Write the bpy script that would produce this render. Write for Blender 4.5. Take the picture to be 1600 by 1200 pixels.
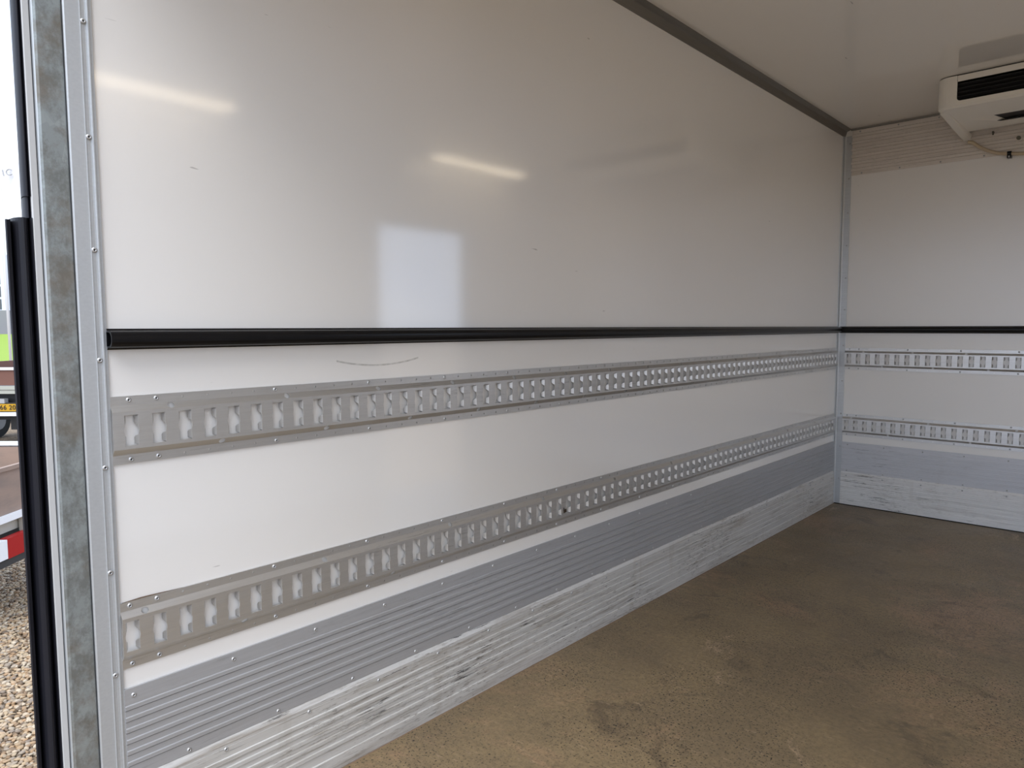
import bpy, bmesh, math, random
import numpy as np
from mathutils import Matrix, Vector

# ------------------------------------------------------------------ clear
for o in list(bpy.data.objects):
    bpy.data.objects.remove(o, do_unlink=True)
S = bpy.context.scene
COL = S.collection
random.seed(7)
rng = np.random.default_rng(11)

# ------------------------------------------------------------------ camera
F_PX = 1104.5
CAM = Vector((1.4359, -0.6051, 1.0730))
yaw, pitch, roll = math.radians(42.5634), math.radians(-4.5685), math.radians(-0.1708)
fwd = Vector((-math.sin(yaw) * math.cos(pitch), math.cos(yaw) * math.cos(pitch), math.sin(pitch)))
rgt = Vector((math.cos(yaw), math.sin(yaw), 0))
up = rgt.cross(fwd)
r2 = rgt * math.cos(roll) + up * math.sin(roll)
u2 = -rgt * math.sin(roll) + up * math.cos(roll)
cam = bpy.data.cameras.new('camera')
cam.sensor_width = 36.0
cam.lens = F_PX / 1600 * 36.0
cam.clip_start, cam.clip_end = 0.05, 1000
camo = bpy.data.objects.new('camera', cam)
M = Matrix.Identity(4)
for i in range(3):
    M[i][0], M[i][1], M[i][2], M[i][3] = r2[i], u2[i], -fwd[i], CAM[i]
camo.matrix_world = M
COL.objects.link(camo)
S.camera = camo

# ------------------------------------------------------------------ view, world, light
S.view_settings.view_transform = 'Standard'
S.view_settings.look = 'None'
S.view_settings.gamma = 1.0
S.view_settings.use_curve_mapping = False
S.view_settings.exposure = 1.10

SKY = 1.0
w = bpy.data.worlds.new('overcast_sky')
S.world = w
w.use_nodes = True
nt = w.node_tree
nt.nodes.clear()
out = nt.nodes.new('ShaderNodeOutputWorld')
bg = nt.nodes.new('ShaderNodeBackground')
tc = nt.nodes.new('ShaderNodeTexCoord')
no = nt.nodes.new('ShaderNodeTexNoise')
no.inputs['Scale'].default_value = 2.2
no.inputs['Detail'].default_value = 5
ra = nt.nodes.new('ShaderNodeValToRGB')
ra.color_ramp.elements[0].position = 0.38
ra.color_ramp.elements[0].color = (0.52, 0.68, 1.0, 1)
ra.color_ramp.elements[1].position = 0.66
ra.color_ramp.elements[1].color = (0.90, 0.95, 1.0, 1)
nt.links.new(tc.outputs['Generated'], no.inputs['Vector'])
nt.links.new(no.outputs['Fac'], ra.inputs['Fac'])
nt.links.new(ra.outputs['Color'], bg.inputs['Color'])
bg.inputs['Strength'].default_value = SKY
nt.links.new(bg.outputs['Background'], out.inputs['Surface'])

sun = bpy.data.lights.new('sun', 'SUN')
sun.energy = 1.2
sun.angle = math.radians(40)
sun.color = (1.0, 0.97, 0.93)
suno = bpy.data.objects.new('sun', sun)
COL.objects.link(suno)
# a high veiled sun behind the truck
sd = Vector((-0.25, 0.50, -0.83))
suno.rotation_euler = sd.to_track_quat('-Z', 'Y').to_euler()

LAMP_STRENGTH = 2.0

# ------------------------------------------------------------------ dimensions
H, W, YB, Y0 = 2.222, 2.30, 3.8606, -0.149
GZ = -0.85

# ------------------------------------------------------------------ material helpers
class Mat:
    def __init__(self, name, col, rough=0.5, metal=0.0, spec=0.5, ior=1.5):
        self.m = bpy.data.materials.new(name)
        self.m.use_nodes = True
        self.t = self.m.node_tree
        self.b = self.t.nodes['Principled BSDF']
        self.b.inputs['Base Color'].default_value = (*col, 1)
        self.b.inputs['Roughness'].default_value = rough
        self.b.inputs['Metallic'].default_value = metal
        self.b.inputs['IOR'].default_value = ior
        self.b.inputs['Specular IOR Level'].default_value = spec
        self.c = None
        self.col = col

    def n(self, kind, **kw):
        x = self.t.nodes.new(kind)
        for k, v in kw.items():
            if k in x.inputs:
                x.inputs[k].default_value = v
            else:
                setattr(x, k, v)
        return x

    def l(self, a, b):
        self.t.links.new(a, b)

    def coord(self, scale=(1, 1, 1)):
        t = self.n('ShaderNodeTexCoord')
        m = self.n('ShaderNodeMapping')
        m.inputs['Scale'].default_value = scale
        self.l(t.outputs['Object'], m.inputs['Vector'])
        return m.outputs['Vector']

    def noise(self, scale, map_scale=(1, 1, 1), detail=4, rough=0.55, dist=0.0):
        x = self.n('ShaderNodeTexNoise', Scale=scale, Detail=detail, Roughness=rough, Distortion=dist)
        self.l(self.coord(map_scale), x.inputs['Vector'])
        return x.outputs['Fac']

    def ramp(self, fac, stops):
        r = self.n('ShaderNodeValToRGB')
        e = r.color_ramp.elements
        while len(e) < len(stops):
            e.new(0.5)
        for el, (p, c) in zip(e, stops):
            el.position = p
            el.color = (*c, 1) if len(c) == 3 else c
        self.l(fac, r.inputs['Fac'])
        return r.outputs['Color']

    def base(self):
        if self.c is not None:
            return self.c
        r = self.n('ShaderNodeRGB')
        r.outputs[0].default_value = (*self.col, 1)
        self.c = r.outputs[0]
        return self.c

    def mix(self, fac, col, mode='MIX'):
        x = self.n('ShaderNodeMix', data_type='RGBA', blend_type=mode)
        if isinstance(fac, (int, float)):
            x.inputs[0].default_value = fac
        else:
            self.l(fac, x.inputs[0])
        self.l(self.base(), x.inputs[6])
        if isinstance(col, tuple):
            x.inputs[7].default_value = (*col, 1)
        else:
            self.l(col, x.inputs[7])
        self.c = x.outputs[2]
        self.l(self.c, self.b.inputs['Base Color'])

    def mask(self, fac, lo, hi):
        return self.ramp(fac, [(lo, (0, 0, 0)), (hi, (1, 1, 1))])

    def mul(self, a, b):
        x = self.n('ShaderNodeMath', operation='MULTIPLY')
        self.l(a, x.inputs[0])
        if isinstance(b, (int, float)):
            x.inputs[1].default_value = b
        else:
            self.l(b, x.inputs[1])
        return x.outputs[0]

    def bump(self, fac, strength, dist=0.001):
        b = self.n('ShaderNodeBump', Strength=strength, Distance=dist)
        self.l(fac, b.inputs['Height'])
        self.l(b.outputs['Normal'], self.b.inputs['Normal'])

    def rough(self, fac, lo, hi):
        m = self.n('ShaderNodeMapRange')
        m.inputs['To Min'].default_value = lo
        m.inputs['To Max'].default_value = hi
        self.l(fac, m.inputs['Value'])
        self.l(m.outputs['Result'], self.b.inputs['Roughness'])


def grp_material(name, col, rough=0.085):
    g = Mat(name, col, rough, ior=2.0)
    g.mix(g.mul(g.mask(g.noise(1.3), 0.35, 0.75), 0.10), tuple(c * 0.90 for c in col))
    g.mix(g.mul(g.mask(g.noise(55, (1, 0.25, 1.6), 2), 0.765, 0.80), 0.45), (0.22, 0.20, 0.18))
    g.bump(g.noise(520, (1, 1, 1), 1), 0.08, 0.00012)
    return g


m_wall = grp_material('white_laminate', (0.92, 0.895, 0.86))
m_ceil = grp_material('white_ceiling_laminate', (0.90, 0.86, 0.80), 0.05)
m_wall_back = grp_material('white_end_wall_laminate', (0.92, 0.895, 0.86), 0.30)
m_core = Mat('foam_core', (0.7, 0.68, 0.6), 0.8).m

# faint curved scuff on the long wall, between rail and upper track
tcw = m_wall.n('ShaderNodeTexCoord')
sep = m_wall.n('ShaderNodeSeparateXYZ')
m_wall.l(tcw.outputs['Object'], sep.inputs[0])


def mth(mt, op, a, b=None):
    x = mt.n('ShaderNodeMath', operation=op)
    for i, v in enumerate((a, b)):
        if v is None:
            continue
        if isinstance(v, (int, float)):
            x.inputs[i].default_value = v
        else:
            mt.l(v, x.inputs[i])
    return x.outputs[0]


dy = mth(m_wall, 'SUBTRACT', sep.outputs['Y'], 0.47)
par = mth(m_wall, 'MULTIPLY', mth(m_wall, 'MULTIPLY', dy, dy), 0.9)
dz = mth(m_wall, 'ABSOLUTE', mth(m_wall, 'SUBTRACT', mth(m_wall, 'SUBTRACT', sep.outputs['Z'], 0.981), par))
line = mth(m_wall, 'LESS_THAN', dz, 0.0022)
ext = mth(m_wall, 'LESS_THAN', mth(m_wall, 'ABSOLUTE', dy), 0.125)
m_wall.mix(m_wall.mul(m_wall.mul(m_wall.mul(line, ext), m_wall.noise(90)), 0.8), (0.25, 0.24, 0.20))


def alu_material(name, col, rough, dirt=0.0, along='y', metal=0.85, scuff=0.0, top=None):
    a = Mat(name, col, rough, metal)
    sc = (40, 2.0, 70) if along == 'y' else (2.0, 40, 70)
    st = a.noise(3.0, sc, 3)
    a.mix(a.mul(a.mask(st, 0.35, 0.75), 0.30), tuple(c * 0.78 for c in col))
    if dirt:
        s2 = (20, 1.2, 26) if along == 'y' else (1.2, 20, 26)
        d = a.mul(a.mask(a.noise(2.2, s2, 8, 0.72), 0.50, 0.66), a.mask(a.noise(2.2), 0.34, 0.60))
        a.mix(a.mul(d, dirt * 0.8), (0.24, 0.19, 0.135))
        s5 = (30, 9, 75) if along == 'y' else (9, 30, 75)
        d5 = a.mul(a.mask(a.noise(3.0, s5, 6, 0.7), 0.56, 0.62), a.mask(a.noise(3.1, (1, 1, 2), 3), 0.42, 0.60))
        a.mix(a.mul(d5, dirt * 0.75), (0.13, 0.10, 0.075))
        # vertical drips
        s3 = (20, 9, 1.5) if along == 'y' else (9, 20, 1.5)
        d3 = a.mask(a.noise(1.8, s3, 4), 0.60, 0.74)
        a.mix(a.mul(d3, dirt * 0.22), (0.30, 0.235, 0.165))
    if scuff:
        s4 = (10, 2.2, 42) if along == 'y' else (2.2, 10, 42)
        d4 = a.mul(a.mask(a.noise(3.4, s4, 9, 0.76), 0.585, 0.61), a.mask(a.noise(1.7, (1.7, 1.7, 1.7), 2), 0.47, 0.60))
        a.mix(a.mul(d4, scuff), (0.025, 0.023, 0.022))
    a.rough(st, rough - 0.08, rough + 0.10)
    return a.m


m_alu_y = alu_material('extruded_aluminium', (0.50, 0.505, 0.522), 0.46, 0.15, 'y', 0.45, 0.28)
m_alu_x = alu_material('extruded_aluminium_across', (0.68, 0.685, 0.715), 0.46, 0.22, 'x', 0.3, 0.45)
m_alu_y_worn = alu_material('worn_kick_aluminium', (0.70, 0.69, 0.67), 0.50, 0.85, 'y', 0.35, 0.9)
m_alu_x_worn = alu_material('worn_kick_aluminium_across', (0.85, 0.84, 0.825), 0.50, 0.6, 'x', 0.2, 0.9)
m_alu_top = alu_material('dull_ceiling_strip_aluminium', (0.82, 0.76, 0.70), 0.45, 0.25, 'x', 0.15, 0.2)
m_trim = alu_material('trim_aluminium', (0.60, 0.615, 0.63), 0.42, 0.0, 'x', 0.75)
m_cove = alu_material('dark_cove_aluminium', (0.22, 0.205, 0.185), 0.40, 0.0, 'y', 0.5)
m_frame = alu_material('painted_frame_aluminium', (0.56, 0.575, 0.585), 0.45, 0.0, 'x', 0.5)
m_track = alu_material('galvanised_track_steel', (0.67, 0.66, 0.645), 0.36, 0.12, 'y', 0.82, 0.2)
m_track_x = alu_material('galvanised_track_steel_across', (0.74, 0.735, 0.73), 0.36, 0.2, 'x', 0.8, 0.2)

g = Mat('spangled_galvanised_steel', (0.33, 0.36, 0.36), 0.5, 0.55)
vor = g.n('ShaderNodeTexVoronoi', Scale=42)
g.l(g.coord((1, 1, 0.8)), vor.inputs['Vector'])
g.mix(g.mul(g.mask(vor.outputs['Color'], 0.2, 0.9), 0.30), (0.50, 0.54, 0.54))
g.mix(g.mul(g.mask(g.noise(26, (1, 1, 0.7), 6, 0.75), 0.44, 0.60), 0.75), (0.19, 0.195, 0.18))
g.mix(g.mul(g.mask(g.noise(6, (1, 1, 1), 6, 0.75), 0.48, 0.62), 0.6), (0.22, 0.18, 0.135))
g.rough(g.noise(30), 0.38, 0.62)
m_galv = g.m
m_edge = Mat('zinc_edge_painted_highlight', (0.62, 0.65, 0.67), 0.4, 0.5).m  # highlight on the post's rounded edge, painted as a paler metal

m_rubber = Mat('black_rubber', (0.004, 0.004, 0.005), 0.30, spec=0.3)
m_rubber.mix(m_rubber.mul(m_rubber.mask(m_rubber.noise(14, (1, 0.6, 0.6)), 0.5, 0.8), 0.5), (0.012, 0.012, 0.012))
m_rubber = m_rubber.m
b = Mat('weathered_black_rubber', (0.012, 0.012, 0.017), 0.50, spec=0.3)
b.mix(b.mul(b.mask(b.noise(7, (1, 3, 0.7), 5), 0.5, 0.75), 0.7), (0.022, 0.022, 0.028))
b.mix(b.mul(b.mask(b.noise(4, (1, 9, 0.6), 4), 0.66, 0.76), 0.7), (0.07, 0.035, 0.018))
b.bump(b.noise(30), 0.15, 0.002)
m_buffer = b.m
m_white_strip = Mat('off_white_seal_strip', (0.58, 0.58, 0.57), 0.55).m

f = Mat('brown_plywood_floor', (0.275, 0.200, 0.108), 0.42, spec=0.35)
f.mix(f.mul(f.mask(f.noise(2.1, (1, 1, 1), 9, 0.68, 0.4), 0.42, 0.58), 0.80), (0.195, 0.143, 0.084))
f.mix(f.mul(f.mask(f.noise(1.35, (1, 1, 1), 10, 0.74, 0.6), 0.52, 0.62), 0.75), (0.385, 0.240, 0.140))
f.mix(f.mul(f.mask(f.noise(3.3, (1, 1, 1), 11, 0.78, 1.0), 0.55, 0.62), 0.70), (0.100, 0.072, 0.046))
f.mix(f.mul(f.mask(f.noise(2.7, (1.3, 0.8, 1), 12, 0.80, 0.5), 0.59, 0.65), 0.65), (0.56, 0.39, 0.25))
f.mix(f.mul(f.mask(f.noise(70, (1, 1, 1), 5, 0.7), 0.42, 0.66), 0.60), (0.135, 0.100, 0.060))
f.mix(f.mul(f.mask(f.noise(34, (0.5, 1.8, 1), 6, 0.7), 0.58, 0.68), 0.45), (0.42, 0.30, 0.19))
f.mix(f.mul(f.mul(f.mask(f.noise(165, (1, 1, 1), 2), 0.60, 0.63), f.mask(f.noise(2.6), 0.34, 0.54)), 0.95), (0.016, 0.015, 0.014))
f.mix(f.mul(f.mask(f.noise(44, (1, 1, 1), 5, 0.7), 0.645, 0.68), 0.65), (0.050, 0.038, 0.028))
f.bump(f.noise(190, (1, 1, 1), 4, 0.65), 0.45, 0.0014)
f.rough(f.noise(3.5, (1, 1, 1), 6, 0.7), 0.28, 0.55)
m_floor = f.m
m_black = Mat('black_interior', (0.008, 0.008, 0.009), 0.6).m
m_louver = Mat('dark_louver_plastic', (0.03, 0.03, 0.032), 0.45).m
h = Mat('off_white_housing_plastic', (0.93, 0.89, 0.81), 0.35)
h.mix(h.mul(h.mask(h.noise(6), 0.5, 0.8), 0.2), (0.78, 0.73, 0.64))
m_housing = h.m
m_hose = Mat('cream_drain_hose', (0.62, 0.50, 0.35), 0.5).m
m_steel = Mat('rivet_aluminium', (0.58, 0.58, 0.58), 0.45, 0.8).m
m_pin = Mat('dark_rivet_core', (0.02, 0.02, 0.02), 0.6).m
m_bolt = Mat('tarnished_bolt', (0.16, 0.15, 0.12), 0.5, 0.5).m

gr = Mat('gravel_bed', (0.13, 0.09, 0.055), 0.9)
vo = gr.n('ShaderNodeTexVoronoi', Scale=38)
gr.l(gr.coord(), vo.inputs['Vector'])
gr.mix(gr.ramp(vo.outputs['Color'], [(0.2, (0.1, 0.1, 0.1)), (0.9, (0.9, 0.9, 0.9))]), (0.36, 0.27, 0.18))
gr.bump(vo.outputs['Distance'], 0.8, 0.02)
m_ground = gr.m


def stone_material(name, prop):
    s = Mat(name, (0.4, 0.33, 0.25), 0.6)
    if prop == 'island':
        gi = s.n('ShaderNodeNewGeometry')
        r = gi.outputs['Random Per Island']
    else:
        oi = s.n('ShaderNodeObjectInfo')
        r = oi.outputs['Random']
    c = s.ramp(r, [(0.0, (0.10, 0.07, 0.045)), (0.2, (0.30, 0.185, 0.095)), (0.42, (0.44, 0.33, 0.20)),
                   (0.62, (0.21, 0.16, 0.12)), (0.8, (0.52, 0.43, 0.31)), (1.0, (0.36, 0.215, 0.105))])
    s.c = c
    s.mix(s.mul(s.mask(s.noise(90), 0.45, 0.7), 0.25), (0.10, 0.08, 0.06))
    return s.m


m_stone = stone_material('beige_pebble', 'object')
m_stones = stone_material('beige_gravel', 'island')
m_lamp = bpy.data.materials.new('warm_led_diffuser')
m_lamp.use_nodes = True
bs = m_lamp.node_tree.nodes['Principled BSDF']
bs.inputs['Emission Color'].default_value = (1.0, 0.83, 0.60, 1)
bs.inputs['Emission Strength'].default_value = LAMP_STRENGTH

pw = Mat('weathered_pinkish_plywood', (0.30, 0.21, 0.16), 0.7)
pw.mix(pw.mul(pw.mask(pw.noise(5, (1, 1, 3), 6), 0.4, 0.7), 0.6), (0.19, 0.15, 0.125))
m_ply = pw.m
m_ply_red = Mat('red_brown_board', (0.17, 0.075, 0.052), 0.6).m
m_cream = Mat('cream_painted_steel', (0.42, 0.42, 0.36), 0.5).m
m_white = Mat('white_painted_steel', (0.80, 0.80, 0.80), 0.4).m
m_dark = Mat('dark_chassis_steel', (0.03, 0.03, 0.03), 0.6).m
m_grey_bar = Mat('grey_painted_bar', (0.38, 0.38, 0.38), 0.5).m
m_red = Mat('red_lamp_lens', (0.36, 0.006, 0.008), 0.35, spec=0.3).m
m_yellow = Mat('yellow_plate', (0.55, 0.30, 0.01), 0.4).m
m_ink = Mat('black_ink', (0.02, 0.02, 0.02), 0.5).m
m_flag = Mat('pale_flag_cloth', (0.78, 0.78, 0.82), 0.8).m
m_grass = Mat('bright_lawn', (0.24, 0.35, 0.03), 0.8)
m_grass.mix(m_grass.mul(m_grass.noise(1.5), 0.5), (0.17, 0.27, 0.02))
m_grass = m_grass.m
m_conc = Mat('grey_plinth_render', (0.26, 0.26, 0.27), 0.8).m
m_glassdark = Mat('dark_window_pane', (0.09, 0.10, 0.11), 0.15).m
m_mull = Mat('pale_window_mullion', (0.75, 0.78, 0.85), 0.5).m
m_wheel = Mat('tyre_rubber', (0.02, 0.02, 0.02), 0.8).m

# ------------------------------------------------------------------ mesh helpers
def obj(name, verts, faces, mat, parent=None, smooth=False, midx=None, recalc=True):
    me = bpy.data.meshes.new(name)
    me.from_pydata([tuple(v) for v in verts], [], faces)
    for m in (mat if isinstance(mat, (list, tuple)) else [mat]):
        me.materials.append(m)
    if midx is not None:
        me.polygons.foreach_set('material_index', midx)
    if recalc:
        bm = bmesh.new()
        bm.from_mesh(me)
        bmesh.ops.recalc_face_normals(bm, faces=bm.faces)
        bm.to_mesh(me)
        bm.free()
    if smooth:
        me.polygons.foreach_set('use_smooth', [True] * len(me.polygons))
    me.update()
    o = bpy.data.objects.new(name, me)
    COL.objects.link(o)
    if parent:
        o.parent = parent
    return o


def child(src, parent, mat_world):
    """a copy of src under parent at a world matrix, sharing mesh data"""
    c = src.copy()
    COL.objects.link(c)
    c.parent = parent
    c.matrix_parent_inverse = Matrix.Identity(4)
    c.matrix_basis = Matrix.Translation(parent.location).inverted() @ mat_world
    return c


def empty(name, loc, label=None, cat=None, group=None):
    o = bpy.data.objects.new(name, None)
    o.empty_display_size = 0.05
    o.location = loc
    COL.objects.link(o)
    if label:
        tag(o, label, cat, group)
    return o


def tag(o, label, cat, group=None, kind=None):
    o['label'] = label
    o['category'] = cat
    if group:
        o['group'] = group
    if kind:
        o['kind'] = kind
    return o


def struct(o, label=None):
    o['kind'] = 'structure'
    if label:
        o['label'] = label
    return o


class MB:
    """collects verts and faces for ONE mesh; origin is subtracted so parts sit under their empty"""
    def __init__(self, origin=(0, 0, 0)):
        self.v, self.f, self.mi = [], [], []
        self.o = Vector(origin)

    def add(self, pts, faces, mi=0):
        k = len(self.v)
        self.v += [Vector(p) - self.o for p in pts]
        for fc in faces:
            self.f.append([k + i for i in fc])
            self.mi.append(mi)

    def box(self, a, b, mi=0):
        (x0, y0, z0), (x1, y1, z1) = a, b
        p = [(x0, y0, z0), (x1, y0, z0), (x1, y1, z0), (x0, y1, z0), (x0, y0, z1), (x1, y0, z1), (x1, y1, z1), (x0, y1, z1)]
        self.add(p, [(0, 3, 2, 1), (4, 5, 6, 7), (0, 1, 5, 4), (1, 2, 6, 5), (2, 3, 7, 6), (3, 0, 4, 7)], mi)

    def obox(self, c, ax, ay, az, mi=0):
        """oriented box: centre and three half-axis vectors"""
        c, ax, ay, az = map(Vector, (c, ax, ay, az))
        p = [c + sx * ax + sy * ay + sz * az for sz in (-1, 1) for sx, sy in ((-1, -1), (1, -1), (1, 1), (-1, 1))]
        self.add(p, [(0, 3, 2, 1), (4, 5, 6, 7), (0, 1, 5, 4), (1, 2, 6, 5), (2, 3, 7, 6), (3, 0, 4, 7)], mi)

    def extrude(self, prof, a, b, fn, closed=True, mi=0, cap=True):
        """prof: list of 2-D points; fn(p, s) -> 3-D"""
        n = len(prof)
        pts = [fn(p, a) for p in prof] + [fn(p, b) for p in prof]
        fs = []
        for i in range(n if closed else n - 1):
            j = (i + 1) % n
            fs.append((i, j, n + j, n + i))
        if closed and cap:
            fs.append(tuple(range(n)))
            fs.append(tuple(range(2 * n - 1, n - 1, -1)))
        self.add(pts, fs, mi)

    def tube(self, path, r, seg=10, mi=0):
        path = [Vector(p) for p in path]
        k = len(path)
        pts = []
        for i, p in enumerate(path):
            t = (path[min(i + 1, k - 1)] - path[max(i - 1, 0)]).normalized()
            ref = Vector((0, 0, 1)) if abs(t.z) < 0.9 else Vector((0, 1, 0))
            u = t.cross(ref).normalized()
            v = u.cross(t)
            for j in range(seg):
                a = 2 * math.pi * j / seg
                pts.append(p + (u * math.cos(a) + v * math.sin(a)) * r)
        fs = []
        for i in range(k - 1):
            for j in range(seg):
                j2 = (j + 1) % seg
                fs.append((i * seg + j, i * seg + j2, (i + 1) * seg + j2, (i + 1) * seg + j))
        fs.append(tuple(range(seg)))
        fs.append(tuple(range(k * seg - 1, (k - 1) * seg - 1, -1)))
        self.add(pts, fs, mi)

    def build(self, name, mat, parent=None, smooth=False, recalc=True):
        o = obj(name, self.v, self.f, mat, parent, smooth, self.mi, recalc)
        if not parent:
            o.location = self.o
        return o


LEFT = lambda s, z, d: (d + 0.0012, s, z)            # along the long wall, out into the box
BACK = lambda s, z, d: (s, YB - d - 0.0012, z)       # along the end wall

# ------------------------------------------------------------------ structure of the box
mb = MB(); mb.box((-0.062, Y0, -0.02), (0, YB + 0.06, H + 0.07)); struct(mb.build('wall_left', m_wall.m))
mb = MB(); mb.box((0, YB, -0.02), (W, YB + 0.06, H + 0.07)); struct(mb.build('wall_back', m_wall_back.m))
mb = MB(); mb.box((-0.062, Y0 - 0.09, H), (W + 0.06, YB + 0.06, H + 0.06)); struct(mb.build('ceiling', m_ceil.m))
mb = MB(); mb.box((-0.0, Y0 - 0.12, -0.03), (W, YB, 0)); struct(mb.build('floor', m_floor))
DY0, DY1, DZ = 2.20, 2.98, 1.745            # side door opening, seen only as a reflection in the long wall
mb = MB()
mb.box((W, Y0, -0.02), (W + 0.06, DY0, H))
mb.box((W, DY1, -0.02), (W + 0.06, YB + 0.06, H))
mb.box((W, DY0, DZ), (W + 0.06, DY1, H))
struct(mb.build('wall_right', m_wall.m))
mb = MB()
for a, b_ in (((W - 0.006, DY0 - 0.04, 0), (W + 0.066, DY0, DZ + 0.04)), ((W - 0.006, DY1, 0), (W + 0.066, DY1 + 0.04, DZ + 0.04)),
              ((W - 0.006, DY0, DZ), (W + 0.066, DY1, DZ + 0.04))):
    mb.box(a, b_)
struct(mb.build('door_1', m_trim))

# ------------------------------------------------------------------ rivets
def rivet_proto():
    R, n = 0.0050, 14
    prof = [(R, 0.0), (R * 0.93, 0.0011), (R * 0.62, 0.0021), (R * 0.40, 0.0022), (R * 0.34, 0.0008)]
    v, f_, mi = [], [], []
    for r, z in prof:
        for j in range(n):
            a = 2 * math.pi * j / n
            v.append((r * math.cos(a), r * math.sin(a), z))
    for i in range(len(prof) - 1):
        for j in range(n):
            j2 = (j + 1) % n
            f_.append((i * n + j, i * n + j2, (i + 1) * n + j2, (i + 1) * n + j)); mi.append(0)
    k = (len(prof) - 1) * n
    f_.append(tuple(range(k, k + n))); mi.append(1)
    me = bpy.data.meshes.new('rivet')
    me.from_pydata(v, [], f_)
    me.materials.append(m_steel); me.materials.append(m_pin)
    me.polygons.foreach_set('material_index', mi)
    me.polygons.foreach_set('use_smooth', [True] * len(f_))
    return bpy.data.objects.new('rivet', me)


RIV = rivet_proto()
R_LEFT = Matrix.Rotation(math.radians(90), 4, 'Y')       # +Z -> +X
R_BACK = Matrix.Rotation(math.radians(90), 4, 'X')       # +Z -> -Y


def rivet(parent, wall, s, z, d):
    p = Vector(wall(s, z, d))
    child(RIV, parent, Matrix.Translation(p) @ (R_LEFT if wall is LEFT else R_BACK) @ Matrix.Rotation(random.uniform(0, 6.28), 4, 'Z'))


# ------------------------------------------------------------------ slotted cargo tracks
FL, SLP, DEP, DF = 0.0170, 0.0115, 0.0120, 0.0025


def slot_hole():
    """outline of one slot around its centre, counter-clockwise, star shaped"""
    hw, hh, r = 0.0122, 0.029, 0.0136
    angs = sorted(set([2 * math.pi * k / 24 for k in range(24)] + [math.atan2(sy * hh, sx * hw) % (2 * math.pi) for sx in (1, -1) for sy in (1, -1)]))
    pts = []
    for a in angs:
        c, s = abs(math.cos(a)), abs(math.sin(a))
        rr = min(hw / c if c > 1e-9 else 9, hh / s if s > 1e-9 else 9)
        rr = max(rr, r) if s * r < hh else rr
        pts.append((rr * math.cos(a), rr * math.sin(a)))
    return pts


def round_hole(rx, ry, n=10):
    return [(rx * math.cos(2 * math.pi * k / n), ry * math.sin(2 * math.pi * k / n)) for k in range(n)]


def cell(mb, wall, s0, s1, z0, z1, dfun, hole=None, hc=None, rim=0.0022):
    if hole is None:
        mb.add([wall(s, z, dfun(z)) for s, z in ((s0, z0), (s1, z0), (s1, z1), (s0, z1))], [(0, 1, 2, 3)])
        return
    cs, cz = hc
    corner = [(s1, z1), (s0, z1), (s0, z0), (s1, z0)]
    cang = [math.atan2(z - cz, s - cs) % (2 * math.pi) for s, z in corner]
    hp = [(math.atan2(y, x) % (2 * math.pi), (cs + x, cz + y)) for x, y in hole]
    hp.sort()

    def outer(a):
        c, s = math.cos(a), math.sin(a)
        t = min((s1 - cs) / c if c > 1e-9 else 9, (s0 - cs) / c if c < -1e-9 else 9, (z1 - cz) / s if s > 1e-9 else 9, (z0 - cz) / s if s < -1e-9 else 9)
        return (cs + c * t, cz + s * t)
    n = len(hp)
    inner = [p for _, p in hp]
    outp = [outer(a) for a, _ in hp]
    k = len(mb.v)
    pts = [wall(s, z, dfun(z)) for s, z in inner] + [wall(s, z, dfun(z)) for s, z in outp] + [wall(s, z, dfun(z)) for s, z in corner] + [wall(s, z, dfun(z) - rim) for s, z in inner]
    fs = []
    for i in range(n):
        j = (i + 1) % n
        a0, a1 = hp[i][0], hp[j][0]
        if j == 0:
            a1 += 2 * math.pi
        mid = [q for q in range(4) if a0 < cang[q] < a1 or a0 < cang[q] + 2 * math.pi < a1]
        fs.append((i, n + i, *[2 * n + q for q in mid], n + j, j))
        fs.append((i, j, 2 * n + 4 + j, 2 * n + 4 + i))
    mb.add(pts, fs)


def lips(mb, wall, cs, cz):
    for sx in (1, -1):
        for sz in (1, -1):
            e = [(0.0122, 0.0275), (0.0122, 0.0085)]
            q = [(0.0072, 0.0262), (0.0070, 0.0150), (0.0085, 0.0115)]
            P = [wall(cs + sx * e[0][0], cz + sz * e[0][1], DEP), wall(cs + sx * e[1][0], cz + sz * e[1][1], DEP),
                 wall(cs + sx * q[2][0], cz + sz * q[2][1], DEP - 0.007), wall(cs + sx * q[1][0], cz + sz * q[1][1], DEP - 0.0090), wall(cs + sx * q[0][0], cz + sz * q[0][1], DEP - 0.0090)]
            mb.add(P, [(0, 1, 2, 3, 4)])


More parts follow.
